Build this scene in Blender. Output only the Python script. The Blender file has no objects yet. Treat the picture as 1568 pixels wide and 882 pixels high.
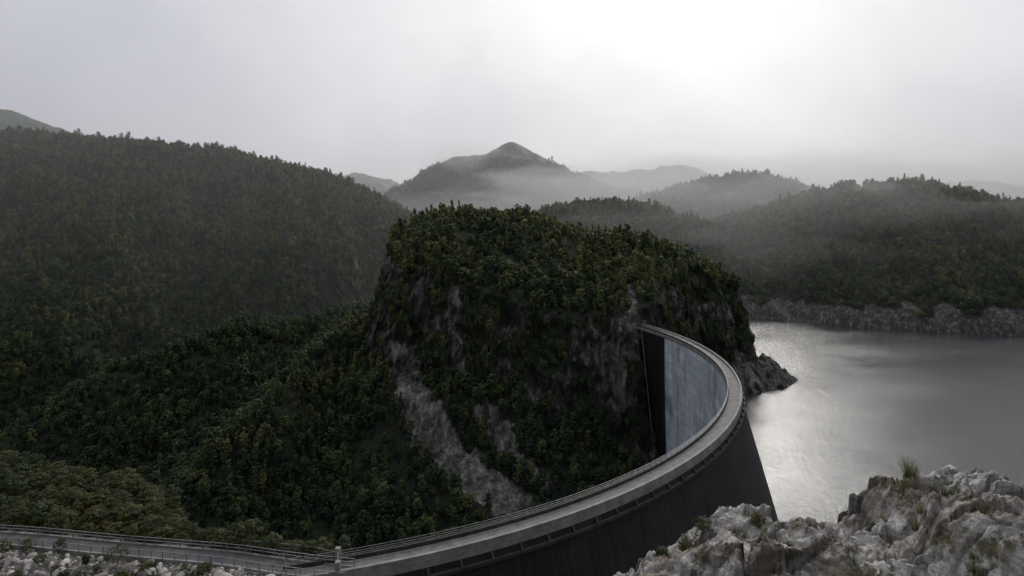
import bpy, bmesh, math, numpy as np, time
from mathutils import Vector
_t0=time.time()
rs = np.random.RandomState(7)
sc = bpy.context.scene
COL = sc.collection
# ---------------------------------------------------------------- noise
perm = rs.permutation(256)
G = rs.normal(size=(256,3)); G /= np.linalg.norm(G,axis=1)[:,None]
G=G.astype(np.float32)
def pn(x,y,z=0.0):
    x=np.asarray(x,np.float32); y=np.asarray(y,np.float32); z=np.asarray(z,np.float32)+np.zeros_like(x)
    xf=np.floor(x); yf=np.floor(y); zf=np.floor(z)
    xi=xf.astype(np.int32); yi=yf.astype(np.int32); zi=zf.astype(np.int32)
    fx=x-xf; fy=y-yf; fz=z-zf
    u=fx*fx*fx*(fx*(fx*6-15)+10); v=fy*fy*fy*(fy*(fy*6-15)+10); w=fz*fz*fz*(fz*(fz*6-15)+10)
    out=0
    for a in (0,1):
        pa=perm[(xi+a)&255]
        for b in (0,1):
            pb=perm[(pa+yi+b)&255]
            for c in (0,1):
                g=G[perm[(pb+zi+c)&255]]
                d=g[...,0]*(fx-a)+g[...,1]*(fy-b)+g[...,2]*(fz-c)
                out=out+d*(u if a else 1-u)*(v if b else 1-v)*(w if c else 1-w)
    return out*1.5
def fbm(x,y,z=0.0,o=4,g=.5):
    s=0;a=1;f=1
    for i in range(o):
        s=s+a*pn(x*f+i*17.3,y*f+i*5.1,np.asarray(z)*f+i*3.7); a*=g; f*=2.03
    return s
def ridged(x,y,z=0.0,o=4):
    s=0;a=1;f=1
    for i in range(o):
        s=s+a*(1-2*np.abs(pn(x*f+i*11.3,y*f+i*7.1,np.asarray(z)*f+i*2.7))); a*=.5; f*=2.1
    return s
def sstep(a,b,x):
    t=np.clip((x-a)/(b-a),0,1); return t*t*(3-2*t)
def segd(x,y,p,q):
    dx,dy=q[0]-p[0],q[1]-p[1]; L=dx*dx+dy*dy
    t=np.clip(((x-p[0])*dx+(y-p[1])*dy)/L,0,1)
    return np.hypot(x-p[0]-t*dx,y-p[1]-t*dy),t
def pld(x,y,pts):
    d=np.full(np.shape(x),1e9)
    for p,q in zip(pts[:-1],pts[1:]):
        d=np.minimum(d,segd(x,y,p,q)[0])
    return d
def ridge(x,y,pts,f):
    z=np.full(np.shape(x),-1e4)
    for p,q in zip(pts[:-1],pts[1:]):
        d,t=segd(x,y,p,q)
        z=np.maximum(z,p[2]+(q[2]-p[2])*t-f(d))
    return z
def sl(s,w): return lambda r: s*(np.sqrt(r*r+w*w)-w)
def sdpoly(x,y,P):
    inside=np.zeros(np.shape(x),bool); n=len(P)
    for i in range(n):
        a=P[i]; b=P[(i+1)%n]
        c=((a[1]>y)!=(b[1]>y))&(x<(b[0]-a[0])*(y-a[1])/((b[1]-a[1]) or 1e-9)+a[0])
        inside^=c
    d=pld(x,y,list(P)+[P[0]])
    return np.where(inside,-d,d)
# ---------------------------------------------------------------- layout (metres, eye level = 0)
CX,CY,RC=-53.2,173.3,112.7
CREST=-40.0; LAKE=-72.0
A=[(-1300,820,150),(-996,800,136),(-720,800,119),(-610,800,117),(-406,780,98),(-309,760,74),(-241,740,41),(-185,720,0),(-140,700,-40),(-106,690,-60)]
A2=[(-1700,1300,330),(-1170,1300,256),(-1080,1300,230),(-1006,1300,206),(-800,1300,140)]
B=[(-110,470,-68),(-126,375,-66),(-168,330,-64),(-201,300,-78),(-232,258,-98)]
CH=[(-80,600),(-120,500),(-165,420),(-215,365),(-265,310),(-330,250)]
CH2=[(-520,560),(-430,430),(-380,330),(-330,250)]
CH3=[(-330,640),(-290,500),(-250,400),(-215,365)]
DR=[(-40,290,-5),(-22,300,4),(5.5,300,0),(32,290,-9),(48,288,-8),(70.7,285,-19),(82,282,-28),(92,279,-40),(101,274,-54),(109,266,-66)]
RIM=[(-57,265),(-45,241),(-22,229),(4,223),(29,221),(46.5,219),(58,228),(76,253),(90,258),(105,267),(98,300),(60,330),(0,345),(-40,325),(-57,290)]
KN=[(82,247,-66),(97,249,-63.5),(112,258,-61.5),(121,265,-65)]
J1=[(-57,262,-56),(-79,262,-53),(-88,240,-58),(-89,215,-69),(-102,200,-79),(-93,180,-94)]
J2=[(-57,258,-58),(-50,235,-69),(-48,215,-83),(-52,195,-97)]
D=[(246,620,-2),(332,620,22),(361,610,31),(417,600,34),(471,590,23),(486,580,5),(504,560,10),(589,560,20),(800,560,30)]
D2=[(250,900,34),(306,900,56),(363,900,66),(420,880,50),(520,860,26)]
E=[(60,640,4),(75,620,11),(122,640,17),(168,620,2),(190,600,-13)]
S=[(0,320,-25),(30,450,-55),(75,620,0)]
F=[(-420,1500,0),(-351,1500,34),(-248,1500,114),(-145,1500,172),(-67,1500,180),(-20,1500,196),(2,1500,212),(25,1500,196),(62,1500,172),(165,1500,127),(251,1500,92),(400,1450,56)]
Gd=[(150,2200,150),(268,2200,190),(394,2200,190),(496,2000,186),(588,2000,194),(680,2000,158),(795,2000,118),(1400,2000,90)]
Hh=[(-1100,2500,150),(-786,2500,203),(-643,2500,213),(-471,2500,146),(-300,2500,90)]
I=[(1700,3000,120),(2260,3000,200),(2466,3000,220),(2700,3000,140),(3600,3000,180)]
PLAT=[(-12,50),(-17,68.3),(-27,70),(-36,72.5),(-46,77),(-52,83),(-62,92),(-85,99),(-140,112),(-230,102),(-230,0),(-12,0)]
ROAD=[(-18.5,64.3),(-26,65.4),(-34.5,68.2),(-47,71.4),(-65,74.2),(-90,76),(-140,76.5)]
def roaddrop(x): return -1.5*sstep(-24,-52,x)
def height(x,y):
    r=np.hypot(x,y)
    big=fbm(x/140,y/140,0.3,3); med=fbm(x/38,y/38,5.1,3)
    gul=ridged(x/110+3,y/150,1.7,4)-1.0
    rib=ridged(x/60+1.5+y/160,y/130,6.7,3)-.8
    z=np.full(np.shape(x),-155.0)
    zA=ridge(x,y,A,sl(.46,40))+gul*6*sstep(250,500,r)+big*6+rib*14*sstep(770,600,r)*(y<780)
    wd=8*pn(x/40,y/40,3.)
    zA=zA-44*np.exp(-((pld(x,y,CH)+wd)/34)**2)-30*np.exp(-((pld(x,y,CH2)+wd)/30)**2)-22*np.exp(-((pld(x,y,CH3)+wd)/24)**2)
    zA=np.maximum(zA,ridge(x,y,A2,sl(.55,40))+gul*8)
    zB=ridge(x,y,B,sl(.85,8))+med*4
    zA=zA-26*sstep(430,290,r)
    z=np.maximum(z,zA); z=np.maximum(z,zB)
    zd=ridge(x,y,DR,lambda q:31*(q/75)**1.5)
    sd=sdpoly(x,y,RIM)+3.2*pn(x/16,y/16,2.2)+1.8*pn(x/6,y/6,9.2)
    g=np.interp(np.maximum(sd,0),[0,6,14,25,45,90,200],[0,18,50,82,115,150,160])
    z=np.maximum(z,zd-g+med*1.6)
    z=np.maximum(z,ridge(x,y,KN,sl(1.3,4))+2.6*fbm(x/7,y/7,4.4,3))
    zj=np.maximum(ridge(x,y,J1,sl(1.6,5)),ridge(x,y,J2,sl(1.0,8)))+med*2.4+pn(x/11,y/11,4.)*2
    z=np.maximum(z,zj)
    zr=ridge(x,y,D,sl(.50,45))+gul*4+big*4+rib*8*sstep(610,500,r)
    zr=np.maximum(zr,ridge(x,y,D2,sl(.4,50))+gul*5)
    zr=np.maximum(zr,ridge(x,y,E,sl(.45,35))+big*4)
    zr=np.maximum(zr,ridge(x,y,S,sl(.5,20)))
    zr=zr+7*np.tanh((zr-LAKE)/2.5)-3+med*2.5
    z=np.maximum(z,zr)
    zf=ridge(x,y,F,sl(.66,14))+gul*24*sstep(0,90,np.abs(y-1500))+fbm(x/60,y/60,8,4)*5
    zf=np.maximum(zf,ridge(x,y,Gd,sl(.5,80))+gul*14)
    zf=np.maximum(zf,ridge(x,y,Hh,sl(.5,80))+gul*14)
    zf=np.maximum(zf,ridge(x,y,I,sl(.5,120))+gul*14)
    z=np.maximum(z,zf)
    zn=-4.5-0.78*np.maximum(y,0)-.15*np.maximum(-y,0)*-1
    zn=np.where(y>60,zn-.5*(y-60),zn)
    sp=sdpoly(x,y,PLAT)+1.2*pn(x/9,y/9,3.3)
    zp=CREST-.3+roaddrop(x)-np.interp(np.maximum(sp,0),[0,4,12,40,120],[0,4,24,70,120])
    droad=pld(x,y,ROAD)
    zp=zp+(.9*pn(x/7,y/7,7.7)+.4*pn(x/2.2,y/2.2,1.1)-.5)*sstep(2.4,6,droad)*(sp<4)
    nb=np.maximum(zn,zp)
    nb=np.where(y>160,-1e3,nb)
    z=np.maximum(z,nb)
    return z,sd
# ---------------------------------------------------------------- terrain grid (polar rings about the lookout)
az=np.concatenate([np.linspace(-78,-46,50)[:-1],np.linspace(-46,46,900),np.linspace(46,78,50)[1:]])
rr=[];r=5.0
while r<5200:
    rr.append(r)
    if r<60: r+=2.0
    elif r<100: r+=.5
    elif r<175: r+=1.5
    elif r<300: r+=.55
    elif r<420: r+=1.3
    else: r*=1.0075
rr=np.array(rr); nr,na=len(rr),len(az)
AZ,RR=np.meshgrid(np.radians(az),rr)
X=RR*np.sin(AZ); Y=RR*np.cos(AZ)
Z,SD=height(X,Y)
print("T height",time.time()-_t0)
zr_=np.gradient(Z,rr,axis=0); za_=np.gradient(Z,np.radians(az),axis=1)/RR
slope=np.hypot(zr_,za_)
steep=sstep(1.1,2.4,slope)
sel=(RR>150)&(RR<450)&(steep>.01)
xs,ys,zs=X[sel],Y[sel],Z[sel]
dn=fbm(xs/7,ys/7,zs/9,4); dn2=fbm(xs/7+31,ys/7,zs/9,5,.6)
X[sel]+=steep[sel]*dn*2.2; Y[sel]+=steep[sel]*dn2*3.6
patch=np.full_like(X,-1.0); patch[sel]=fbm(xs/11,ys/11,zs/17,4,.6)
rock=sstep(.10,.32,patch)*sstep(1.8,3.0,slope)
inl=(X>60)&(Y>150)&(Y<620)
sh=np.full_like(X,99.); sh[inl]=Z[inl]+8*fbm(X[inl]/16,Y[inl]/16,0,4)
shore=sstep(LAKE+14,LAKE+10,sh)
sb=inl&(Z<LAKE+14)&(Z>LAKE-6)
Z[sb]+=(2.8*ridged(X[sb]/13,Y[sb]/13,2.,4)-2.0)
rock=np.maximum(rock,shore)
scar=np.zeros_like(X)
nb_=(RR>150)&(RR<290)&(X>-75)&(X<70)
xs,ys,zs=X[nb_],Y[nb_],Z[nb_]
tmp=np.zeros(len(xs)); wob=2.4*fbm(xs/4,ys/4,zs/7,5,.62)
SC1=[(-60,262),(-52,244),(-43,229),(-34,215),(-23,203),(-11,193),(2,186)]
SC2=[(-12,212),(-1,204),(12,194)]
SC3=[(49,236),(47.5,226),(47,219),(44,213)]
SC4=[(-24,233),(-22,226),(-21,222)]
w1=np.clip(2.8+(-50-zs)*.07,2.4,5.4)
tmp=np.maximum(tmp,sstep(1.2,0,pld(xs,ys,SC1)+wob-w1)*(zs<-50)*(zs>-120))
tmp=np.maximum(tmp,sstep(1.2,0,pld(xs,ys,SC2)+wob-2.0)*(zs<-68))
tmp=np.maximum(tmp,sstep(1.0,0,pld(xs,ys,SC3)+wob*.6-.9)*(zs>-47))
tmp=np.maximum(tmp,sstep(1.0,0,pld(xs,ys,SC4)+wob*.8-1.9)*(zs<-25)*(zs>-60)*.7)
scar[nb_]=tmp
rock=np.maximum(rock,scar)
TH=np.degrees(np.arctan2(Y-CY,X-CX)); RD=np.hypot(X-CX,Y-CY)
abut=((RD>95)&(RD<122)&(TH>8)&(TH<36)&(Z>-130))*sstep(-.15,.15,patch)
rock=np.maximum(rock,abut)
knob=(pld(X,Y,[q[:2] for q in KN])<13)*shore
SP=sdpoly(X,Y,PLAT)
yroad=np.interp(-X,[q[0]*-1 for q in ROAD],[q[1] for q in ROAD])
gravel=((SP<1.5)&(Y<yroad+3)&(Y>40)).astype(float)
me=bpy.data.meshes.new("terrain")
nv=nr*na
co=np.stack([X,Y,Z],-1).reshape(-1,3)
me.vertices.add(nv); me.vertices.foreach_set("co",co.ravel())
idx=np.arange(nv).reshape(nr,na)
q=np.stack([idx[:-1,:-1],idx[:-1,1:],idx[1:,1:],idx[1:,:-1]],-1).reshape(-1,4)[:,::-1]
nf=len(q)
me.loops.add(nf*4); me.loops.foreach_set("vertex_index",q.ravel())
me.polygons.add(nf); me.polygons.foreach_set("loop_start",np.arange(nf)*4)
me.update(calc_edges=True)
me.polygons.foreach_set("use_smooth",np.ones(nf,bool))
for nm,arr in (("rock",rock),("gravel",gravel),("scar",np.maximum(np.maximum(scar,.35*abut),.55*knob))):
    a=me.attributes.new(nm,'FLOAT','POINT'); a.data.foreach_set("value",arr.astype(np.float32).ravel())
terrain=bpy.data.objects.new("terrain",me); COL.objects.link(terrain)
print("T terrain",time.time()-_t0,nv)
# ---------------------------------------------------------------- node helpers
def mat(name):
    m=bpy.data.materials.new(name); m.use_nodes=True
    nt=m.node_tree; b=nt.nodes["Principled BSDF"]
    return m,nt,b
def N(nt,t,**k):
    n=nt.nodes.new(t)
    for a,v in k.items(): setattr(n,a,v)
    return n
def noise(nt,vec,scale,detail=6,rough=.6):
    n=N(nt,'ShaderNodeTexNoise'); n.inputs['Scale'].default_value=scale; n.inputs['Detail'].default_value=detail; n.inputs['Roughness'].default_value=rough
    if vec is not None: nt.links.new(vec,n.inputs['Vector'])
    return n.outputs['Fac']
def ramp(nt,fac,stops):
    n=N(nt,'ShaderNodeValToRGB'); nt.links.new(fac,n.inputs[0]); cr=n.color_ramp
    while len(cr.elements)<len(stops): cr.elements.new(.5)
    for e_,(p,c) in zip(cr.elements,stops):
        e_.position=p; e_.color=(*c,1) if len(c)==3 else c
    return n.outputs[0]
def mix(nt,fac,a,b,mode='MIX'):
    n=N(nt,'ShaderNodeMix',data_type='RGBA',blend_type=mode)
    for s_,v in ((0,fac),(6,a),(7,b)):
        if isinstance(v,(int,float)): n.inputs[s_].default_value=v
        elif isinstance(v,tuple): n.inputs[s_].default_value=(*v,1)
        else: nt.links.new(v,n.inputs[s_])
    return n.outputs[2]
def math_(nt,op,a,b=0.0,clamp=False):
    n=N(nt,'ShaderNodeMath',operation=op,use_clamp=clamp)
    for s_,v in ((0,a),(1,b)):
        if isinstance(v,(int,float)): n.inputs[s_].default_value=v
        else: nt.links.new(v,n.inputs[s_])
    return n.outputs[0]
def pos(nt,scale=(1,1,1)):
    g=N(nt,'ShaderNodeNewGeometry'); m=N(nt,'ShaderNodeMapping'); m.inputs['Scale'].default_value=scale
    nt.links.new(g.outputs['Position'],m.inputs['Vector']); return m.outputs[0]
def bump(nt,b,h,strength,dist):
    n=N(nt,'ShaderNodeBump'); n.inputs['Strength'].default_value=strength; n.inputs['Distance'].default_value=dist
    nt.links.new(h,n.inputs['Height']); nt.links.new(n.outputs[0],b.inputs['Normal'])
def attr(nt,name):
    n=N(nt,'ShaderNodeAttribute'); n.attribute_name=name; return n.outputs['Fac']
m,nt,b=mat("ground_forest_and_rock")
P=pos(nt); PS=pos(nt,(1,1,.28))
soil=ramp(nt,noise(nt,P,.25),[(.3,(.008,.013,.006)),(.5,(.016,.025,.010)),(.75,(.03,.040,.018))])
n1=noise(nt,PS,.45,12,.74)
rk_d=ramp(nt,n1,[(.34,(.012,.012,.011)),(.47,(.045,.043,.040)),(.57,(.125,.12,.115)),(.67,(.42,.42,.42))])
rk_l=ramp(nt,n1,[(.38,(.03,.027,.024)),(.47,(.13,.118,.105)),(.56,(.27,.255,.235)),(.67,(.56,.55,.54))])
big_=noise(nt,pos(nt,(1,1,.5)),.11,5,.6)
rk_l=mix(nt,ramp(nt,big_,[(.40,(.75,.75,.75)),(.56,(0,0,0))]),rk_l,rk_d)
rk=mix(nt,attr(nt,"scar"),rk_d,rk_l)
mask=math_(nt,'ADD',attr(nt,"rock"),math_(nt,'MULTIPLY',math_(nt,'SUBTRACT',noise(nt,P,.8),.5),1.6))
mask=ramp(nt,mask,[(.42,(0,0,0)),(.58,(1,1,1))])
c=mix(nt,mask,soil,rk)
gr=ramp(nt,noise(nt,P,2.2,12,.8),[(.35,(.08,.07,.06)),(.5,(.26,.245,.225)),(.65,(.46,.44,.42))])
gm=math_(nt,'MULTIPLY',attr(nt,"gravel"),ramp(nt,noise(nt,P,.5),[(.36,(.15,.15,.15)),(.5,(1,1,1))]))
c=mix(nt,gm,c,gr)
nt.links.new(c,b.inputs['Base Color']); b.inputs['Roughness'].default_value=.8
bump(nt,b,noise(nt,PS,.7,12,.78),1.0,2.6)
me.materials.append(m)
# ---------------------------------------------------------------- generic mesh helper
def mkobj(name,verts,faces,mt=None,parent=None,smooth=False,mats=None,midx=None):
    me=bpy.data.meshes.new(name); me.from_pydata([tuple(v) for v in verts],[],[tuple(f) for f in faces]); 
    if mats:
        for k in mats: me.materials.append(k)
    elif mt: me.materials.append(mt)
    if midx is not None: me.polygons.foreach_set("material_index",np.array(midx,dtype=np.int32))
    if smooth: me.polygons.foreach_set("use_smooth",np.ones(len(me.polygons),bool))
    me.update(); o=bpy.data.objects.new(name,me)
    if parent is not False: COL.objects.link(o)
    if parent: o.parent=parent
    return o
def sweep(name,path,prof,mt,parent=None,closed=True,zf=None):
    vs=[];fs=[];k=len(prof)
    for (x,y,nx,ny) in path:
        zo=float(zf(x)) if zf else 0
        for (o,z) in prof: vs.append((x+nx*o,y+ny*o,z+zo))
    for i in range(len(path)-1):
        for j in range(k if closed else k-1):
            a=i*k+j; bb=i*k+(j+1)%k
            fs.append((a,bb,bb+k,a+k))
    if closed:
        fs.append(tuple(range(k))[::-1]); fs.append(tuple((len(path)-1)*k+j for j in range(k)))
    return mkobj(name,vs,fs,mt,parent)
def arcpath(t0,t1,n): 
    return [(CX,CY,math.cos(t),math.sin(t)) for t in np.radians(np.linspace(t0,t1,n))]
def polypath(pts,n=60):
    p=np.array(pts,float); s=np.r_[0,np.cumsum(np.hypot(*np.diff(p,axis=0).T))]
    t=np.linspace(0,s[-1],n*6); x=np.interp(t,s,p[:,0]); y=np.interp(t,s,p[:,1])
    k=np.ones(31)/31
    xp=np.convolve(np.pad(x,15,mode='reflect',reflect_type='odd'),k,'valid'); yp=np.convolve(np.pad(y,15,mode='reflect',reflect_type='odd'),k,'valid')
    xp,yp=xp[::6],yp[::6]
    dx,dy=np.gradient(xp),np.gradient(yp); L=np.hypot(dx,dy)
    return [(a,b_,-d/l,c_/l) for a,b_,c_,d,l in zip(xp,yp,dx,dy,L)]
def boxes(name,items,mt,parent=None):
    vs=[];fs=[]
    for p0,p1,w in items:
        p0=Vector(p0);p1=Vector(p1);d=(p1-p0).normalized()
        up=Vector((0,0,1)) if abs(d.z)<.9 else Vector((1,0,0))
        s_=d.cross(up).normalized()*w; u=d.cross(s_).normalized()*w
        k=len(vs)
        for p in (p0,p1):
            for a,c_ in ((-1,-1),(1,-1),(1,1),(-1,1)): vs.append(p+s_*a+u*c_)
        fs+= [(k,k+1,k+2,k+3),(k+7,k+6,k+5,k+4)]+[(k+i,k+4+i,k+4+(i+1)%4,k+(i+1)%4) for i in range(4)]
    return mkobj(name,vs,fs,mt,parent)
# ---------------------------------------------------------------- concrete / metal materials
def concrete(name,lo,hi,inner=False,outer=False):
    m,nt,b=mat(name)
    if inner or outer:
        uv=N(nt,'ShaderNodeUVMap'); mp=N(nt,'ShaderNodeMapping'); mp.inputs['Scale'].default_value=(1.2,.05,1)
        nt.links.new(uv.outputs[0],mp.inputs[0]); st=noise(nt,mp.outputs[0],1.0,8,.65)
        mp2=N(nt,'ShaderNodeMapping'); mp2.inputs['Scale'].default_value=(.12,.05,1); nt.links.new(uv.outputs[0],mp2.inputs[0])
        lg=noise(nt,mp2.outputs[0],1.0,4,.6)
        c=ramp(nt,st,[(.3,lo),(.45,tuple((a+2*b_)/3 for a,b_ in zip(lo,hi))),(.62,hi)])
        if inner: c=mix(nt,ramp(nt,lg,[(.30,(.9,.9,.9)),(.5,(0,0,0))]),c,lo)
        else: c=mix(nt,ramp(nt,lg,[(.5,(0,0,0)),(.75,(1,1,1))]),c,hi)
        br=N(nt,'ShaderNodeTexBrick'); br.offset=.5
        br.inputs['Scale'].default_value=1; br.inputs['Brick Width'].default_value=6; br.inputs['Row Height'].default_value=3; br.inputs['Mortar Size'].default_value=.09; br.inputs['Mortar Smooth'].default_value=.6
        br.inputs['Color1'].default_value=(1,1,1,1); br.inputs['Color2'].default_value=(.66,.69,.74,1); br.inputs['Mortar'].default_value=(.34,.34,.36,1)
        nt.links.new(uv.outputs[0],br.inputs['Vector'])
        c=mix(nt,.9,c,br.outputs[0],'MULTIPLY')
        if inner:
            a=attr(nt,"shade_strip"); c=mix(nt,a,c,(.012,.012,.014))
            mp3=N(nt,'ShaderNodeMapping'); mp3.inputs['Scale'].default_value=(1.0,.02,1); nt.links.new(uv.outputs[0],mp3.inputs[0])
            dk=ramp(nt,noise(nt,mp3.outputs[0],1.0,5,.6),[(.58,(0,0,0)),(.70,(.75,.75,.75))]); c=mix(nt,dk,c,(.05,.05,.055))
        nt.links.new(c,b.inputs['Base Color']); b.inputs['Roughness'].default_value=.42 if inner else .65
        bump(nt,b,st,.3,.3)
    else:
        P=pos(nt); n1=noise(nt,P,.6,8,.65); n2=noise(nt,P,6,8,.7)
        c=ramp(nt,n1,[(.3,lo),(.65,hi)]); c=mix(nt,.5,c,ramp(nt,n2,[(.35,(.45,.45,.45)),(.6,(1,1,1))]),'MULTIPLY')
        nt.links.new(c,b.inputs['Base Color']); b.inputs['Roughness'].default_value=.8
        bump(nt,b,n2,.3,.03)
    return m
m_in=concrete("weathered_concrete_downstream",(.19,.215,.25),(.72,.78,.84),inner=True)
m_out=concrete("stained_backlit_concrete_upstream",(.003,.003,.0035),(.024,.024,.026),outer=True)  # base colour carries the backlit shade of this face as well as stains
m_out.node_tree.nodes["Principled BSDF"].inputs['Specular IOR Level'].default_value=.25
m_con=concrete("concrete",(.13,.127,.12),(.30,.295,.285))
m_dark=concrete("dark_concrete",(.012,.012,.012),(.05,.05,.05))
m_road=concrete("road_surface",(.09,.09,.088),(.20,.197,.19))
m_asph=concrete("asphalt",(.05,.05,.052),(.10,.10,.105))
m_met,nt,b=mat("galvanised_steel"); P_=pos(nt); nt.links.new(ramp(nt,noise(nt,P_,3),[(.3,(.12,.12,.13)),(.7,(.3,.3,.31))]),b.inputs['Base Color']); b.inputs['Metallic'].default_value=.5; b.inputs['Roughness'].default_value=.5
# ---------------------------------------------------------------- dam
dam=bpy.data.objects.new("arch_dam",None); COL.objects.link(dam)
T0,T1=-76,24.5
def damface(name,Rf,mt):
    ths=np.linspace(T0,T1,220); dzs=np.linspace(0,135,60)
    vs=[];fs=[];uvs=[];shd=[]
    for t in ths:
        for dz in dzs:
            R=Rf(dz); vs.append((CX+R*math.cos(math.radians(t)),CY+R*math.sin(math.radians(t)),CREST-.15-dz))
            uvs.append((math.radians(t)*RC,-dz))
            shd.append(min(1,max(0,(t-14.8)/.5)))  # dark strip at the far abutment: shade painted into the concrete colour
    k=len(dzs)
    for i in range(len(ths)-1):
        for j in range(k-1):
            a=i*k+j; fs.append((a,a+1,a+k+1,a+k))
    o=mkobj(name,vs,fs,mt,dam,smooth=True); me=o.data
    uvl=me.uv_layers.new(name="UVMap"); li=np.zeros(len(me.loops),dtype=np.int32); me.loops.foreach_get("vertex_index",li)
    uvl.data.foreach_set("uv",np.array(uvs,dtype=np.float32)[li].ravel())
    a=me.attributes.new("shade_strip",'FLOAT','POINT'); a.data.foreach_set("value",np.array(shd,dtype=np.float32))
    return o
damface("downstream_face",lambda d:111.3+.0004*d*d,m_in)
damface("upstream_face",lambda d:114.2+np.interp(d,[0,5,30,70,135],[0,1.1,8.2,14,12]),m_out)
ap=arcpath(T0,T1,260)
sweep("crest_deck",ap,[(111.1,-40.0),(114.4,-40.0),(114.4,-40.9),(114.0,-41.2),(114.0,-41.6),(111.5,-41.6),(111.1,-41.0)],m_con,dam)
sweep("crest_roadway",ap,[(111.75,-39.985),(113.75,-39.985),(113.75,-39.992),(111.75,-39.992)],m_road,dam)
sweep("downstream_kerb",ap,[(111.12,-39.99),(111.12,-39.5),(111.4,-39.5),(111.4,-39.99)],m_dark,dam)
sweep("upstream_parapet",ap,[(113.95,-39.99),(113.95,-39.35),(114.35,-39.35),(114.35,-39.99)],m_con,dam)
sweep("upstream_walkway_ledge",ap,[(114.3,-41.7),(115.0,-41.7),(115.0,-42.1),(114.3,-42.1)],m_dark,dam)
bars=[]
nP=120
ths=np.radians(np.linspace(T0,T1,nP))
pt=lambda R,t,z:(CX+R*math.cos(t),CY+R*math.sin(t),z)
for i,t in enumerate(ths):
    bars.append((pt(111.26,t,-39.5),pt(111.26,t,-38.75),.03))
    if i<nP-1:
        for z in (-38.75,-39.05,-39.3): bars.append((pt(111.26,t,z),pt(111.26,ths[i+1],z),.022))
boxes("handrail",bars,m_met,dam)
bars=[]
for t in np.radians(np.arange(T0,T1,2.05)):
    bars.append((pt(114.3,t,-41.0),pt(114.9,t,-41.75),.14))
boxes("corbels",bars,m_dark,dam)
bars=[]
ta,tb=math.radians(22.3),math.radians(16.5)
for k in range(60):
    f=k/60; f2=(k+1)/60
    bars.append((pt(110.4,ta+(tb-ta)*f,-41-60*f),pt(110.4,ta+(tb-ta)*f2,-41-60*f2),.12))
    if k%2==0: bars.append((pt(110.4,ta+(tb-ta)*f,-41-60*f),pt(110.4,ta+(tb-ta)*f-.006,-41-60*f),.06))
boxes("abutment_ladderway",bars,m_road,dam)
tg=math.radians(-72.9)
boxes("gate_pillars",[(pt(111.3,tg,-40),pt(111.3,tg,-38.3),.28),(pt(114.1,tg,-40),pt(114.1,tg,-38.3),.28)],m_con,dam)
bars=[(pt(111.7+i*.35,tg,-40),pt(111.7+i*.35,tg,-38.5),.025) for i in range(7)]
for z in (-38.5,-39.7): bars.append((pt(111.3,tg,z),pt(114.1,tg,z),.035))
boxes("gate",bars,m_met,dam)
# ---------------------------------------------------------------- access road
rd=bpy.data.objects.new("access_road",None); COL.objects.link(rd)
pp=polypath(ROAD,70)
pp=[(x,y,nx,ny) if ny>0 else (x,y,-nx,-ny) for x,y,nx,ny in pp]
RZ=lambda x:roaddrop(np.array(x))
sweep("carriageway",pp,[(-.8,-40.6),(-.8,-40.02),(1.5,-40.02),(1.5,-40.6)],m_asph,rd,zf=RZ)
sweep("kerb_far",pp,[(1.5,-40.6),(1.5,-39.85),(1.75,-39.85),(1.75,-40.6)],m_con,rd,zf=RZ)
sweep("kerb_near",pp,[(-1.05,-40.6),(-1.05,-39.9),(-.8,-39.9),(-.8,-40.6)],m_con,rd,zf=RZ)
bars=[]
for s_ in (1.62,-.95):
    for i in range(0,len(pp)-1):
        a_=pp[i];b_=pp[i+1]
        P0=lambda p,z:(p[0]+p[2]*s_,p[1]+p[3]*s_,z+float(RZ(p[0])))
        bars.append((P0(a_,-39.95),P0(a_,-39.0),.045))
        for z in ((-39.02,-39.4) if s_>0 else (-39.1,)): bars.append((P0(a_,z),P0(b_,z),.04))
boxes("guard_rail",bars,m_met,rd)
st=bpy.data.objects.new("steel_walkway",None); COL.objects.link(st)
bars=[]
def rail(a,b_,n):
    a=Vector(a);b_=Vector(b_)
    for i in range(n+1):
        p=a.lerp(b_,i/n); bars.append((p,p+Vector((0,0,1.1)),.03))
    for h in (.55,1.1): bars.append((a+Vector((0,0,h)),b_+Vector((0,0,h)),.025))
rail((-33,70.6,-40.6),(-24,68.4,-40.1),9); rail((-24,68.4,-40.1),(-19.8,66.6,-40.0),5); rail((-31,65.2,-40.6),(-22,63.3,-40),8)
boxes("railings",bars,m_met,st)
# ---------------------------------------------------------------- lake
lp=[pt(116.5,math.radians(t),LAKE) for t in np.linspace(-85,25,90)]
lp+=[(0,300,LAKE),(30,450,LAKE),(75,620,LAKE),(400,700,LAKE),(2500,700,LAKE),(2500,-300,LAKE),(0,-50,LAKE)]
bm=bmesh.new(); f=bm.faces.new([bm.verts.new(p) for p in lp]); bmesh.ops.triangulate(bm,faces=[f])
bmesh.ops.recalc_face_normals(bm,faces=bm.faces)
lm=bpy.data.meshes.new("lake"); bm.to_mesh(lm)
if lm.polygons[0].normal.z<0: lm.flip_normals()
lake=bpy.data.objects.new("lake",lm); COL.objects.link(lake)
m,nt,b=mat("lake_water"); b.inputs['Base Color'].default_value=(.035,.038,.041,1); b.inputs['Roughness'].default_value=.19; b.inputs['IOR'].default_value=1.45
P=pos(nt,(1,.45,1)); gust=ramp(nt,noise(nt,pos(nt,(.5,1,1)),.020,4,.6),[(.38,(.55,.55,.55)),(.62,(1,1,1))])
h=math_(nt,'ADD',math_(nt,'MULTIPLY',noise(nt,P,.65,8,.75),gust),math_(nt,'MULTIPLY',noise(nt,P,.04,3,.5),1.0)); bump(nt,b,h,.6,.48)
lm.materials.append(m)
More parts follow.
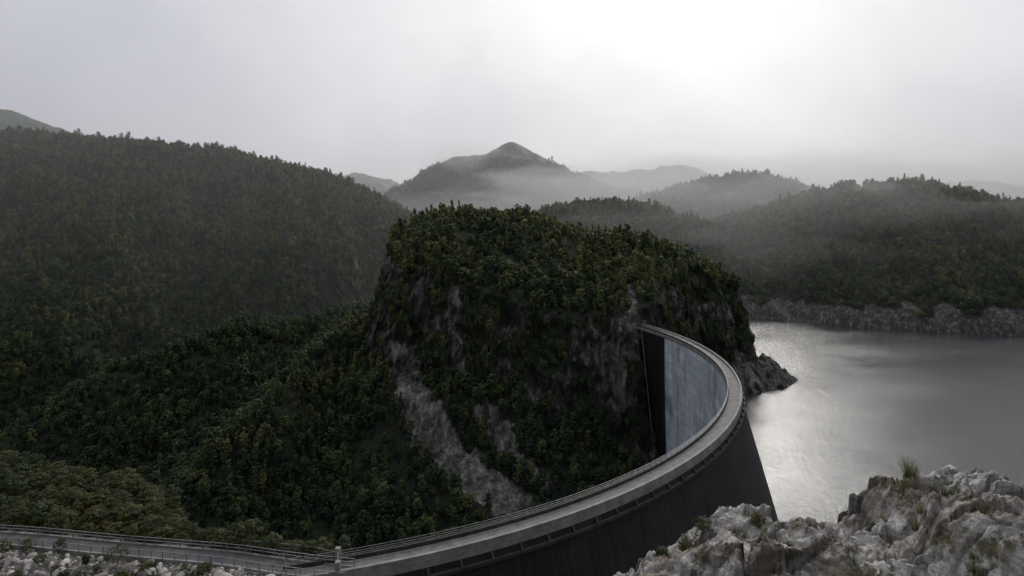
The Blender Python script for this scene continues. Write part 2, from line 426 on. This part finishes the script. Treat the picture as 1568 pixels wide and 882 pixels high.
# ---------------------------------------------------------------- foliage
def foliage(name,stops,transl=.2,elev=True):
    m,nt,b=mat(name)
    oi=N(nt,'ShaderNodeObjectInfo'); P=pos(nt)
    f=math_(nt,'ADD',math_(nt,'MULTIPLY',oi.outputs['Random'],.52),math_(nt,'MULTIPLY',noise(nt,P,.022,4,.6),.48))
    f=math_(nt,'ADD',f,math_(nt,'MULTIPLY',math_(nt,'SUBTRACT',noise(nt,P,1.1,2),.5),.3))
    if elev: # gully shade put into the leaf colour by height, yellower towards the tops
        s=N(nt,'ShaderNodeSeparateXYZ'); nt.links.new(P,s.inputs[0])
        mr=N(nt,'ShaderNodeMapRange'); nt.links.new(s.outputs[2],mr.inputs[0]); mr.inputs[1].default_value=-110; mr.inputs[2].default_value=5; mr.inputs[3].default_value=-.12; mr.inputs[4].default_value=.13
        f=math_(nt,'ADD',f,mr.outputs[0])
    c=ramp(nt,f,stops)
    nt.links.new(c,b.inputs['Base Color']); b.inputs['Roughness'].default_value=.55; b.inputs['Specular IOR Level'].default_value=.2
    tr=N(nt,'ShaderNodeBsdfTranslucent'); nt.links.new(mix(nt,1.0,c,(1.3,1.45,.7),'MULTIPLY'),tr.inputs[0])
    ms=N(nt,'ShaderNodeMixShader'); ms.inputs[0].default_value=transl
    out=nt.nodes['Material Output']; nt.links.new(b.outputs[0],ms.inputs[1]); nt.links.new(tr.outputs[0],ms.inputs[2]); nt.links.new(ms.outputs[0],out.inputs[0])
    return m
m_fol=foliage("forest_foliage",[(.15,(.014,.029,.018)),(.40,(.034,.057,.028)),(.60,(.072,.096,.036)),(.85,(.165,.170,.058))])
m_shr=foliage("shrub_foliage",[(.2,(.020,.034,.012)),(.5,(.046,.060,.018)),(.75,(.085,.085,.028)),(.95,(.11,.065,.035))],elev=False)
m_brk,nt,b=mat("bark"); nt.links.new(ramp(nt,noise(nt,pos(nt),3),[(.3,(.07,.06,.05)),(.7,(.22,.20,.18))]),b.inputs['Base Color']); b.inputs['Roughness'].default_value=.9
def make_tree(name,seed,H,Rw,base,kind,nclump,nleaf,ls,cs,mats,parent=False):
    r=np.random.RandomState(seed); vs=[];fs=[];mi=[]
    def limb(p,q,w0,w1,n=5):
        p=np.array(p,float);q=np.array(q,float);d=q-p;d/=np.linalg.norm(d)
        a=np.cross(d,[.3,.9,.1]);a/=np.linalg.norm(a);c=np.cross(d,a);k=len(vs)
        for pp_,w in ((p,w0),(q,w1)):
            for i in range(n):
                t=2*math.pi*i/n; vs.append(pp_+(a*math.cos(t)+c*math.sin(t))*w)
        for i in range(n): fs.append((k+i,k+(i+1)%n,k+n+(i+1)%n,k+n+i)); mi.append(1)
    lean=r.normal(size=2)*.05*H
    top=np.array([lean[0],lean[1],H*.9]); mid=np.array([lean[0]*.3,lean[1]*.3,H*.45])
    limb((0,0,-.1*H),mid,.035*H*.6,.02*H*.6); limb(mid,top,.02*H*.6,.004*H)
    cl=[]
    for i in range(nclump):
        z=r.uniform(base,1)
        if kind=='cone': rad=Rw*(1.02-z)/(1-base)*.95+.08*Rw
        elif kind=='round': tt=(z-base)/(1-base); rad=Rw*math.sqrt(max(.04,1-(2*tt-.85)**2*.75))
        else: tt=(z-base)/(1-base); rad=Rw*(.35+.65*math.sin(tt*2.6+.4))
        a=r.uniform(0,2*math.pi); q_=rad*math.sqrt(r.uniform(.1,1))*(1+.25*math.sin(a*3+seed))
        c=np.array([math.cos(a)*q_+lean[0]*z,math.sin(a)*q_+lean[1]*z,z*H]); cl.append(c)
        if i%max(1,nclump//9)==0: limb((lean[0]*z*.6,lean[1]*z*.6,z*H*.7),c,.01*H,.003*H,4)
    ctr=np.array([0,0,H*(base+1)/2])
    for c in cl:
        s_=cs*r.uniform(.6,1.25)
        for k_ in range(nleaf):
            d=r.normal(size=3);d/=np.linalg.norm(d); p=c+d*s_*r.uniform(.4,1)*np.array([1,1,.7])
            out=(p-ctr)/H*2.6+d+r.normal(size=3)*.32+np.array([0,0,.6]); out/=np.linalg.norm(out)
            a=np.cross(out,r.normal(size=3));a/=np.linalg.norm(a);bb=np.cross(out,a)
            l=ls*r.uniform(.6,1.3); w=l*r.uniform(.45,.8);k=len(vs)
            vs.extend([p-a*l,p-bb*w+out*l*.2,p+a*l,p+bb*w]); fs.append((k,k+1,k+2,k+3)); mi.append(0)
    return mkobj(name,vs,fs,None,parent,mats=mats,midx=mi)
def coll(name,objs):
    c=bpy.data.collections.new(name)
    for o in objs: c.objects.link(o)
    return c
TM=[m_fol,m_brk]
trees=[]
kinds=['round','round','cone','col','round','cone','col','col','round','cone']
for i,k in enumerate(kinds):
    H=[5.4,4.6,7.4,7.0,3.8,6.2,5.8,6.4,6.2,5.0][i]; Rw={'round':1.9,'cone':1.35,'col':1.25}[k]
    trees.append(make_tree("tree_%s_%d"%(k,i),20+i,H,Rw,.28 if k!='cone' else .18,k,40,12,.30,.55,TM,False))
trees_c=coll("forest_tree_kinds",trees)
def scatter(name,pts,scl,rot,ids,collection):
    me=bpy.data.meshes.new(name); me.vertices.add(len(pts)); me.vertices.foreach_set("co",np.asarray(pts,dtype=np.float32).ravel())
    a=me.attributes.new("scl",'FLOAT_VECTOR','POINT'); a.data.foreach_set("vector",np.asarray(scl,dtype=np.float32).ravel())
    a=me.attributes.new("rot",'FLOAT_VECTOR','POINT'); a.data.foreach_set("vector",np.asarray(rot,dtype=np.float32).ravel())
    a=me.attributes.new("idx",'INT','POINT'); a.data.foreach_set("value",np.asarray(ids,dtype=np.int32))
    o=bpy.data.objects.new(name,me); COL.objects.link(o)
    ng=bpy.data.node_groups.new(name+"_scatter",'GeometryNodeTree')
    ng.interface.new_socket(name="Geometry",in_out='INPUT',socket_type='NodeSocketGeometry')
    ng.interface.new_socket(name="Geometry",in_out='OUTPUT',socket_type='NodeSocketGeometry')
    gi=ng.nodes.new('NodeGroupInput'); go=ng.nodes.new('NodeGroupOutput')
    ci=ng.nodes.new('GeometryNodeCollectionInfo'); ci.inputs['Collection'].default_value=collection
    ci.inputs['Separate Children'].default_value=True; ci.inputs['Reset Children'].default_value=True
    ip=ng.nodes.new('GeometryNodeInstanceOnPoints'); ip.inputs['Pick Instance'].default_value=True
    L=ng.links
    L.new(gi.outputs[0],ip.inputs['Points']); L.new(ci.outputs[0],ip.inputs['Instance'])
    def na_(nm,ty):
        n=ng.nodes.new('GeometryNodeInputNamedAttribute'); n.data_type=ty; n.inputs['Name'].default_value=nm
        return [s for s in n.outputs if s.enabled][0]
    L.new(na_("idx",'INT'),ip.inputs['Instance Index']); L.new(na_("rot",'FLOAT_VECTOR'),ip.inputs['Rotation']); L.new(na_("scl",'FLOAT_VECTOR'),ip.inputs['Scale'])
    L.new(ip.outputs[0],go.inputs[0])
    md=o.modifiers.new("scatter",'NODES'); md.node_group=ng
    return o
def avg(Q): return (Q[:-1,:-1]+Q[1:,:-1]+Q[:-1,1:]+Q[1:,1:])/4
P00=np.stack([X,Y,Z],-1)
e1=P00[1:,:-1]-P00[:-1,:-1]; e2=P00[:-1,1:]-P00[:-1,:-1]
cr=np.cross(e1,e2); area=np.linalg.norm(cr,axis=-1); harea=np.abs(cr[...,2])
cx,cy,cz=avg(X),avg(Y),avg(Z); cr_=np.hypot(cx,cy); ca=np.degrees(np.arctan2(cx,cy))
dens=np.where(cr_<420,1/2.35**2,1/2.35**2*(420/cr_)**1.5)
dens*=np.where(np.abs(ca)<49,1,.0)
dens*=(cr_>140)&(cr_<1800)&~((cr_>1380)&(cz>150))
keep=(1-avg(rock)>.5)
keep&=~((cx>60)&(cy>150)&(cz<LAKE+6))
keep&=cz>-150
SCX=np.minimum(pld(cx,cy,SC1),pld(cx,cy,SC2)+2.5)
keep&=~((SCX<5.0)&(cz<-55)&(cz>-118)&(rs.rand(*cx.shape)<.5))
RDc=avg(RD); THc=avg(TH)
keep&=~((RDc>106)&(RDc<126)&(THc>-85)&(THc<25.5))
eff=harea*.65+np.minimum(area,harea*9)*.60
lam=eff*dens*keep*(.40+1.0*sstep(-.5,.3,fbm(cx/9,cy/9,0,2)))
n=rs.poisson(lam)
def cellpts(n):
    ii,jj=np.nonzero(n); rep=n[ii,jj]; ii=np.repeat(ii,rep); jj=np.repeat(jj,rep)
    u=rs.rand(len(ii))[:,None]; v=rs.rand(len(ii))[:,None]
    return (P00[ii,jj]*(1-u)*(1-v)+P00[ii+1,jj]*u*(1-v)+P00[ii,jj+1]*(1-u)*v+P00[ii+1,jj+1]*u*v),ii,jj
pts,ii,jj=cellpts(n)
k=len(pts); print("TREES",k)
rad=np.hypot(pts[:,0],pts[:,1])
s_=np.exp(rs.normal(size=k).clip(-2,1.7)*.31)*(.54+.30*sstep(-.4,.5,fbm(pts[:,0]/30,pts[:,1]/30,0,2)))*np.clip((rad/420)**.4,1,1.5)
s_*=np.where(slope[ii,jj]>2,.58,1)
scl=np.stack([s_*rs.uniform(.9,1.25,k),s_*rs.uniform(.9,1.25,k),s_*rs.uniform(.85,1.3,k)],-1)
rot=np.stack([rs.normal(size=k)*.06,rs.normal(size=k)*.06,rs.uniform(0,6.28,k)],-1)
pts[:,2]-=.35
scatter("forest",pts,scl,rot,rs.randint(0,10,k),trees_c)
SMt=[m_shr,m_brk]
shr=[make_tree("shrub_kind_%d"%i,60+i,1.2+.22*i,.85,.12,'round',55,16,.075,.20,SMt,False) for i in range(4)]
shr_c=coll("shrub_kinds",shr)
SPc=avg(SP); yr=avg(yroad)
zone=(SPc<5)&(cy>yr+2.6)&(cy<127)&(cx<-20)
zone2=(SPc<1)&(cy<yr-1.8)&(cy>50)
cl2=sstep(.0,.35,fbm(cx/3,cy/3,2,2))
n=rs.poisson(harea*(zone*1.6*(.35+sstep(-.3,.3,fbm(cx/4,cy/4,1,2)))+zone2*(.08+.9*cl2)))
pts,ii,jj=cellpts(n); k=len(pts); print("SHRUBS",k)
s_=np.exp(rs.normal(size=k)*.40)*.75
s_=np.where(pts[:,1]<yroad[ii,jj],s_*.6,s_)
pts[:,2]-=.1
scatter("shrubland",pts,np.stack([s_*rs.uniform(.9,1.3,k)]*2+[s_],-1),np.stack([rs.normal(size=k)*.08,rs.normal(size=k)*.08,rs.uniform(0,6.28,k)],-1),rs.randint(0,4,k),shr_c)
def zat(x,y): return float(height(np.array([x]),np.array([y]))[0][0])
for i,(x,y,H) in enumerate([(-47.5,68.6,3.2),(-56.5,71.2,2.2),(-43.5,67.2,1.7),(-36,65.4,1.5),(-61,71.4,2.1),(-52,69.5,1.3)]):
    o=make_tree("roadside_bush" if i==0 else "roadside_bush.%03d"%i,90+i,H,H*.38,.25,'round',60,18,.07,.24,SMt,None); o.location=(x,y,zat(x,y)-.1)
# ---------------------------------------------------------------- rubble
m_rub,nt,b=mat("quartzite_rubble"); oi=N(nt,'ShaderNodeObjectInfo'); P=pos(nt)
f=math_(nt,'ADD',math_(nt,'MULTIPLY',oi.outputs['Random'],.6),math_(nt,'MULTIPLY',noise(nt,P,5,8,.7),.4))
nt.links.new(ramp(nt,f,[(.15,(.10,.09,.08)),(.45,(.27,.25,.23)),(.8,(.50,.48,.46))]),b.inputs['Base Color']); b.inputs['Roughness'].default_value=.85
stones=[]
for i in range(5):
    bm=bmesh.new(); bmesh.ops.create_icosphere(bm,subdivisions=2,radius=.35)
    r=np.random.RandomState(i+3); pl=[(r.normal(size=3),r.uniform(.6,.9)) for _ in range(9)]
    for v in bm.verts:
        for nn,dd in pl:
            nn=nn/np.linalg.norm(nn); q_=v.co.x*nn[0]+v.co.y*nn[1]+v.co.z*nn[2]
            if q_>dd*.35: v.co-=Vector(nn)*(q_-dd*.35)
    mm=bpy.data.meshes.new("stone"); bm.to_mesh(mm); mm.materials.append(m_rub); stones.append(bpy.data.objects.new("stone_%d"%i,mm))
st_c=coll("stone_kinds",stones)
zone=(SPc<1)&(cy<yr-1.4)&(cy>50)&(cx<-14)
n=rs.poisson(harea*zone*5.5); pts,ii,jj=cellpts(n); k=len(pts); print("STONES",k)
s_=np.exp(rs.normal(size=k)*.6)*.52
scatter("rubble",pts,np.stack([s_*rs.uniform(.7,1.5,k),s_*rs.uniform(.7,1.5,k),s_*.8],-1),rs.uniform(0,6.28,(k,3)),rs.randint(0,5,k),st_c)
print("T scatter",time.time()-_t0)
# ---------------------------------------------------------------- foreground rock outcrop
CRX=[-.5,.5,1.0,1.43,2.1,3.16,3.6,3.99,4.5,5.1,5.52,6.0,6.4,7.2,8.4,10,12]
CRY=[6.5,7.2,7.5,8.0,8.5,9,9,9,9,9,8.6,8.5,8,8,8,8,8]
CRZ=[-6.4,-5.35,-4.92,-4.95,-4.95,-4.76,-4.90,-4.90,-4.70,-4.55,-3.98,-3.76,-3.46,-3.66,-3.68,-3.4,-3.3]
gx=np.arange(-1.5,9.5,.018); gy=np.arange(2.8,11.6,.018)
XX,YY=np.meshgrid(gx,gy)
wx=XX+.2*fbm(XX/1.5,YY/1.5,0,3)
cyy=np.interp(XX,CRX,CRY)+.25*fbm(XX/1.1,0*XX,4,3); czz=np.interp(wx,CRX,CRZ)
t=YY-cyy
zz=czz+np.where(t<0,-.20*t,-.5*t-1.1*t*t)
def facets(XX,YY,cell,tilt,step,seed):
    r=np.random.RandomState(seed)
    px,py=np.meshgrid(np.arange(-3,13,cell),np.arange(1,14,cell)); px=(px+r.uniform(-.45,.45,px.shape)*cell).ravel(); py=(py+r.uniform(-.45,.45,py.shape)*cell).ravel()
    ax=r.normal(size=len(px)).clip(-1.4,1.4)*tilt; ay=r.normal(size=len(px)).clip(-1.4,1.4)*tilt; cc=r.normal(size=len(px)).clip(-1.5,1.5)*step
    best=np.full(XX.shape,1e9); sec=np.full(XX.shape,1e9); out=np.zeros(XX.shape)
    wxx=XX*.75+YY*.35; wyy=YY*.8-XX*.3
    pxr=px*.75+py*.35; pyr=py*.8-px*.3
    for i in range(len(px)):
        c0=int(max(0,np.searchsorted(gx,px[i]-cell*2.4))); c1=int(np.searchsorted(gx,px[i]+cell*2.4))
        r0=int(max(0,np.searchsorted(gy,py[i]-cell*2.4))); r1=int(np.searchsorted(gy,py[i]+cell*2.4))
        if c1<=c0 or r1<=r0: continue
        S_=(slice(r0,r1),slice(c0,c1))
        d=np.hypot(wxx[S_]-pxr[i],(wyy[S_]-pyr[i])*1.25)
        val=ax[i]*(XX[S_]-px[i])+ay[i]*(YY[S_]-py[i])+cc[i]
        c_=d<best[S_]
        sec[S_]=np.where(c_,best[S_],np.minimum(sec[S_],d)); out[S_]=np.where(c_,val,out[S_]); best[S_]=np.where(c_,d,best[S_])
    return out,sec-best
wX=XX+.14*fbm(XX/.8,YY/.8,1,5,.6); wY=YY+.14*fbm(XX/.8+9,YY/.8,1,5,.6)
f1,c1=facets(wX,wY,1.3,.22,.07,1); f2,c2=facets(wX,wY,.45,.28,.03,2); f3,c3=facets(wX,wY,.16,.36,.014,3)
crack=.10*np.exp(-c1/.05)+.05*np.exp(-c2/.028)+.02*np.exp(-c3/.02)
zz=zz+f1+f2+f3-crack+.08*fbm(XX/.6,YY/.6,2,5)+.034*fbm(XX/.1,YY/.1,3,4,.65)
nn_=XX.size
XO=XX+.05*fbm(XX/.4,YY/.4,zz/.4,3); YO=YY+.06*fbm(XX/.4+5,YY/.4,zz/.4,3)
me=bpy.data.meshes.new("rock_outcrop"); me.vertices.add(nn_); me.vertices.foreach_set("co",np.stack([XO,YO,zz],-1).ravel())
idx=np.arange(nn_).reshape(XX.shape); q=np.stack([idx[:-1,:-1],idx[:-1,1:],idx[1:,1:],idx[1:,:-1]],-1).reshape(-1,4); nf=len(q)
me.loops.add(nf*4); me.loops.foreach_set("vertex_index",q.ravel()); me.polygons.add(nf); me.polygons.foreach_set("loop_start",np.arange(nf)*4); me.update(calc_edges=True)
me.polygons.foreach_set("use_smooth",np.ones(nf,bool))
a=me.attributes.new("crack",'FLOAT','POINT'); a.data.foreach_set("value",(np.exp(-c1/.10)*.8+np.exp(-c2/.04)*.5).astype(np.float32).ravel())
m,nt,b=mat("quartzite_with_lichen"); P=pos(nt); PS=pos(nt,(1,.6,2.2))
base=ramp(nt,noise(nt,PS,1.6,14,.76),[(.33,(.09,.077,.067)),(.41,(.28,.25,.22)),(.48,(.50,.475,.445)),(.57,(.85,.83,.81))])
lich=ramp(nt,noise(nt,P,.9,8,.65),[(.50,(0,0,0)),(.60,(1,1,1))])
base=mix(nt,math_(nt,'MULTIPLY',lich,.75),base,ramp(nt,noise(nt,P,9,6,.7),[(.35,(.085,.055,.028)),(.6,(.34,.245,.14))]))
moss=ramp(nt,noise(nt,P,2.4,8,.7),[(.54,(0,0,0)),(.60,(1,1,1))])
base=mix(nt,math_(nt,'MULTIPLY',moss,.85),base,ramp(nt,noise(nt,P,20,4,.7),[(.35,(.035,.042,.010)),(.65,(.16,.15,.045))]))
base=mix(nt,math_(nt,'MULTIPLY',attr(nt,"crack"),.8,True),base,(.028,.022,.014))
sp=ramp(nt,noise(nt,P,38,6,.8),[(.38,(.4,.38,.35)),(.50,(1,1,1))]); base=mix(nt,.7,base,sp,'MULTIPLY')
nt.links.new(base,b.inputs['Base Color']); b.inputs['Roughness'].default_value=.8
bump(nt,b,noise(nt,P,14,14,.8),1.0,.08)
me.materials.append(m)
ro=bpy.data.objects.new("rock_outcrop",me); COL.objects.link(ro)
def rz(x,y):
    j=int(round((x-gx[0])/.018)); i=int(round((y-gy[0])/.018)); return float(zz[i,j])
m_gr,nt,b=mat("dry_grass"); nt.links.new(ramp(nt,noise(nt,pos(nt),20),[(.35,(.05,.07,.02)),(.55,(.14,.14,.045)),(.7,(.30,.24,.11))]),b.inputs['Base Color']); b.inputs['Roughness'].default_value=.6
def tuft(name,x,y,H,n,seed):
    r=np.random.RandomState(seed); vs=[];fs=[]
    for i in range(n):
        a=r.uniform(0,6.28); ln=H*r.uniform(.5,1.1); out=r.uniform(.1,.75)*ln; w=.004+.003*r.rand(); p=np.array([math.cos(a+1)*r.rand()*.09,math.sin(a+1)*r.rand()*.09,-.05])
        d=np.array([math.cos(a),math.sin(a),0]); sdv=np.array([-d[1],d[0],0])*w; k=len(vs)
        for t in (0,.35,.7,1): 
            c=p+d*out*t**1.8+np.array([0,0,ln*(t-.25*t*t*out/ln)]); ww=sdv*(1-t*.9); vs+= [c-ww,c+ww]
        for j in range(3): fs.append((k+2*j,k+2*j+1,k+2*j+3,k+2*j+2))
    o=mkobj(name,vs,fs,m_gr); o.location=(x,y,rz(x,y)); return o
r=np.random.RandomState(11)
tl=[(5.85,8.35,.36,150),(5.72,8.2,.22,80)]
for i in range(80):
    x=r.uniform(1.8,8.6); y=np.interp(x,CRX,CRY)-r.uniform(.2,2.8)
    best=min([(rz(x+dx,y+dy),x+dx,y+dy) for dx in (-.15,0,.15) for dy in (-.15,0,.15)]); tl.append((best[1],best[2],r.uniform(.09,.20),90))
for i,(x,y,H,n) in enumerate(tl): tuft("grass_tuft" if i==0 else "grass_tuft.%03d"%i,x,y,H,n,i)
for i,(x,y,H) in enumerate([(2.95,8.75,.34),(2.65,8.6,.24),(3.75,8.7,.2),(5.25,8.2,.16),(6.4,6.2,.15),(2.2,8.3,.16)]):
    o=make_tree("rock_shrub" if i==0 else "rock_shrub.%03d"%i,120+i,H,H*.6,.1,'round',45,16,.016,.06,SMt,None); o.location=(x,y,rz(x,y)-.05)
# ---------------------------------------------------------------- mist
def vol(name,dens,g,col=(1,1,1)):
    m=bpy.data.materials.new(name); m.use_nodes=True; nt=m.node_tree; nt.nodes.remove(nt.nodes['Principled BSDF'])
    v=N(nt,'ShaderNodeVolumeScatter'); v.inputs['Density'].default_value=dens; v.inputs['Anisotropy'].default_value=g; v.inputs['Color'].default_value=(*col,1)
    nt.links.new(v.outputs[0],nt.nodes['Material Output'].inputs['Volume']); return m
bm=bmesh.new(); bmesh.ops.create_cube(bm,size=1)
for v in bm.verts: v.co=Vector((v.co.x*9000,345+(v.co.y+.5)*4800,-180+(v.co.z+.5)*460))
mm=bpy.data.meshes.new("mist"); bm.to_mesh(mm); mm.materials.append(vol("mist_haze",.00028,.3,(.92,.96,1))); COL.objects.link(bpy.data.objects.new("mist",mm))
for i,(c,rd_,dn_) in enumerate([((120,820,0),(280,140,75),.0015),((420,760,10),(400,110,85),.0022),((-110,1450,145),(125,70,60),.0040),((280,540,-20),(250,90,60),.0014),((700,1500,60),(600,300,130),.0012),((300,1150,50),(340,150,80),.0020),((560,600,30),(220,70,55),.0030),((40,1440,90),(150,60,60),.0018)]):
    bm=bmesh.new(); bmesh.ops.create_icosphere(bm,subdivisions=5,radius=1)
    cs_=np.array([v.co[:] for v in bm.verts]); k_=1+.42*fbm(cs_[:,0]*1.9+i*7,cs_[:,1]*1.9,cs_[:,2]*1.9,5,.55)
    for v,kk in zip(bm.verts,k_): v.co=Vector((c[0]+v.co.x*rd_[0]*kk,c[1]+v.co.y*rd_[1]*kk,c[2]+v.co.z*rd_[2]*kk))
    mm=bpy.data.meshes.new("mist_bank"); bm.to_mesh(mm); mm.materials.append(vol("mist_bank",dn_,.3)); COL.objects.link(bpy.data.objects.new("mist_bank" if i==0 else "mist_bank.%03d"%i,mm))
# ---------------------------------------------------------------- sky / sun
sd_=Vector((.30,1,.56)).normalized()
w=bpy.data.worlds.new("World"); sc.world=w; w.use_nodes=True; nt=w.node_tree; nt.nodes.clear()
tc=N(nt,'ShaderNodeTexCoord'); nrm=N(nt,'ShaderNodeVectorMath',operation='NORMALIZE'); nt.links.new(tc.outputs['Generated'],nrm.inputs[0])
dt=N(nt,'ShaderNodeVectorMath',operation='DOT_PRODUCT'); nt.links.new(nrm.outputs[0],dt.inputs[0]); dt.inputs[1].default_value=tuple(sd_)
dpos=math_(nt,'MAXIMUM',dt.outputs['Value'],0.0)
g1=math_(nt,'MULTIPLY',math_(nt,'POWER',dpos,4.0),.42); g2=math_(nt,'MULTIPLY',math_(nt,'POWER',dpos,14.0),.18)
sx=N(nt,'ShaderNodeSeparateXYZ'); nt.links.new(nrm.outputs[0],sx.inputs[0])
el=math_(nt,'MULTIPLY',math_(nt,'MAXIMUM',sx.outputs[2],0.0),.42)
mp=N(nt,'ShaderNodeMapping'); mp.inputs['Scale'].default_value=(1,1,1.3); nt.links.new(nrm.outputs[0],mp.inputs[0])
cn=noise(nt,mp.outputs[0],2.6,8,.52)
cl=math_(nt,'MULTIPLY',math_(nt,'SUBTRACT',cn,.5),.58)
L_=math_(nt,'ADD',math_(nt,'ADD',math_(nt,'ADD',g1,g2),el),.46)
mr=N(nt,'ShaderNodeMapRange',interpolation_type='SMOOTHSTEP'); nt.links.new(dt.outputs['Value'],mr.inputs[0]); mr.inputs[1].default_value=-.6; mr.inputs[2].default_value=.55; mr.inputs[3].default_value=.58; mr.inputs[4].default_value=1.0  # sky behind the camera dimmed, out of view, to darken camera-facing slopes
L_=math_(nt,'MULTIPLY',L_,mr.outputs[0])
L_=math_(nt,'MULTIPLY',L_,math_(nt,'ADD',cl,1.0))
tint=ramp(nt,L_,[(.45,(.94,.95,1.085)),(.95,(1,1,1.01))])
cm=N(nt,'ShaderNodeVectorMath',operation='SCALE'); nt.links.new(tint,cm.inputs[0]); nt.links.new(L_,cm.inputs['Scale'])
bg=N(nt,'ShaderNodeBackground'); nt.links.new(cm.outputs[0],bg.inputs[0])
sky=N(nt,'ShaderNodeTexSky',sky_type='NISHITA'); sky.sun_disc=False; sky.sun_elevation=math.asin(sd_.z); sky.sun_rotation=math.atan2(sd_.x,sd_.y)
bg2=N(nt,'ShaderNodeBackground'); nt.links.new(sky.outputs[0],bg2.inputs[0]); bg2.inputs[1].default_value=.06
ms=N(nt,'ShaderNodeMixShader'); ms.inputs[0].default_value=.05; nt.links.new(bg.outputs[0],ms.inputs[1]); nt.links.new(bg2.outputs[0],ms.inputs[2])
wo=N(nt,'ShaderNodeOutputWorld'); nt.links.new(ms.outputs[0],wo.inputs[0])
sl_=bpy.data.lights.new("sun",'SUN'); sl_.energy=1.5; sl_.angle=math.radians(14); sl_.color=(1,.97,.92); sl_.specular_factor=.05
so=bpy.data.objects.new("sun",sl_); COL.objects.link(so); so.rotation_euler=Vector(sd_).to_track_quat('Z','Y').to_euler()
# ---------------------------------------------------------------- camera
cam=bpy.data.cameras.new("camera"); cam.lens=20; cam.sensor_width=36; cam.shift_y=-.0644; cam.clip_end=12000; cam.clip_start=.1
co_=bpy.data.objects.new("camera",cam); COL.objects.link(co_); co_.rotation_euler=(math.radians(90),0,0); sc.camera=co_
sc.view_settings.view_transform='Standard'; sc.view_settings.look='None'; sc.view_settings.exposure=0
print("T total",time.time()-_t0)
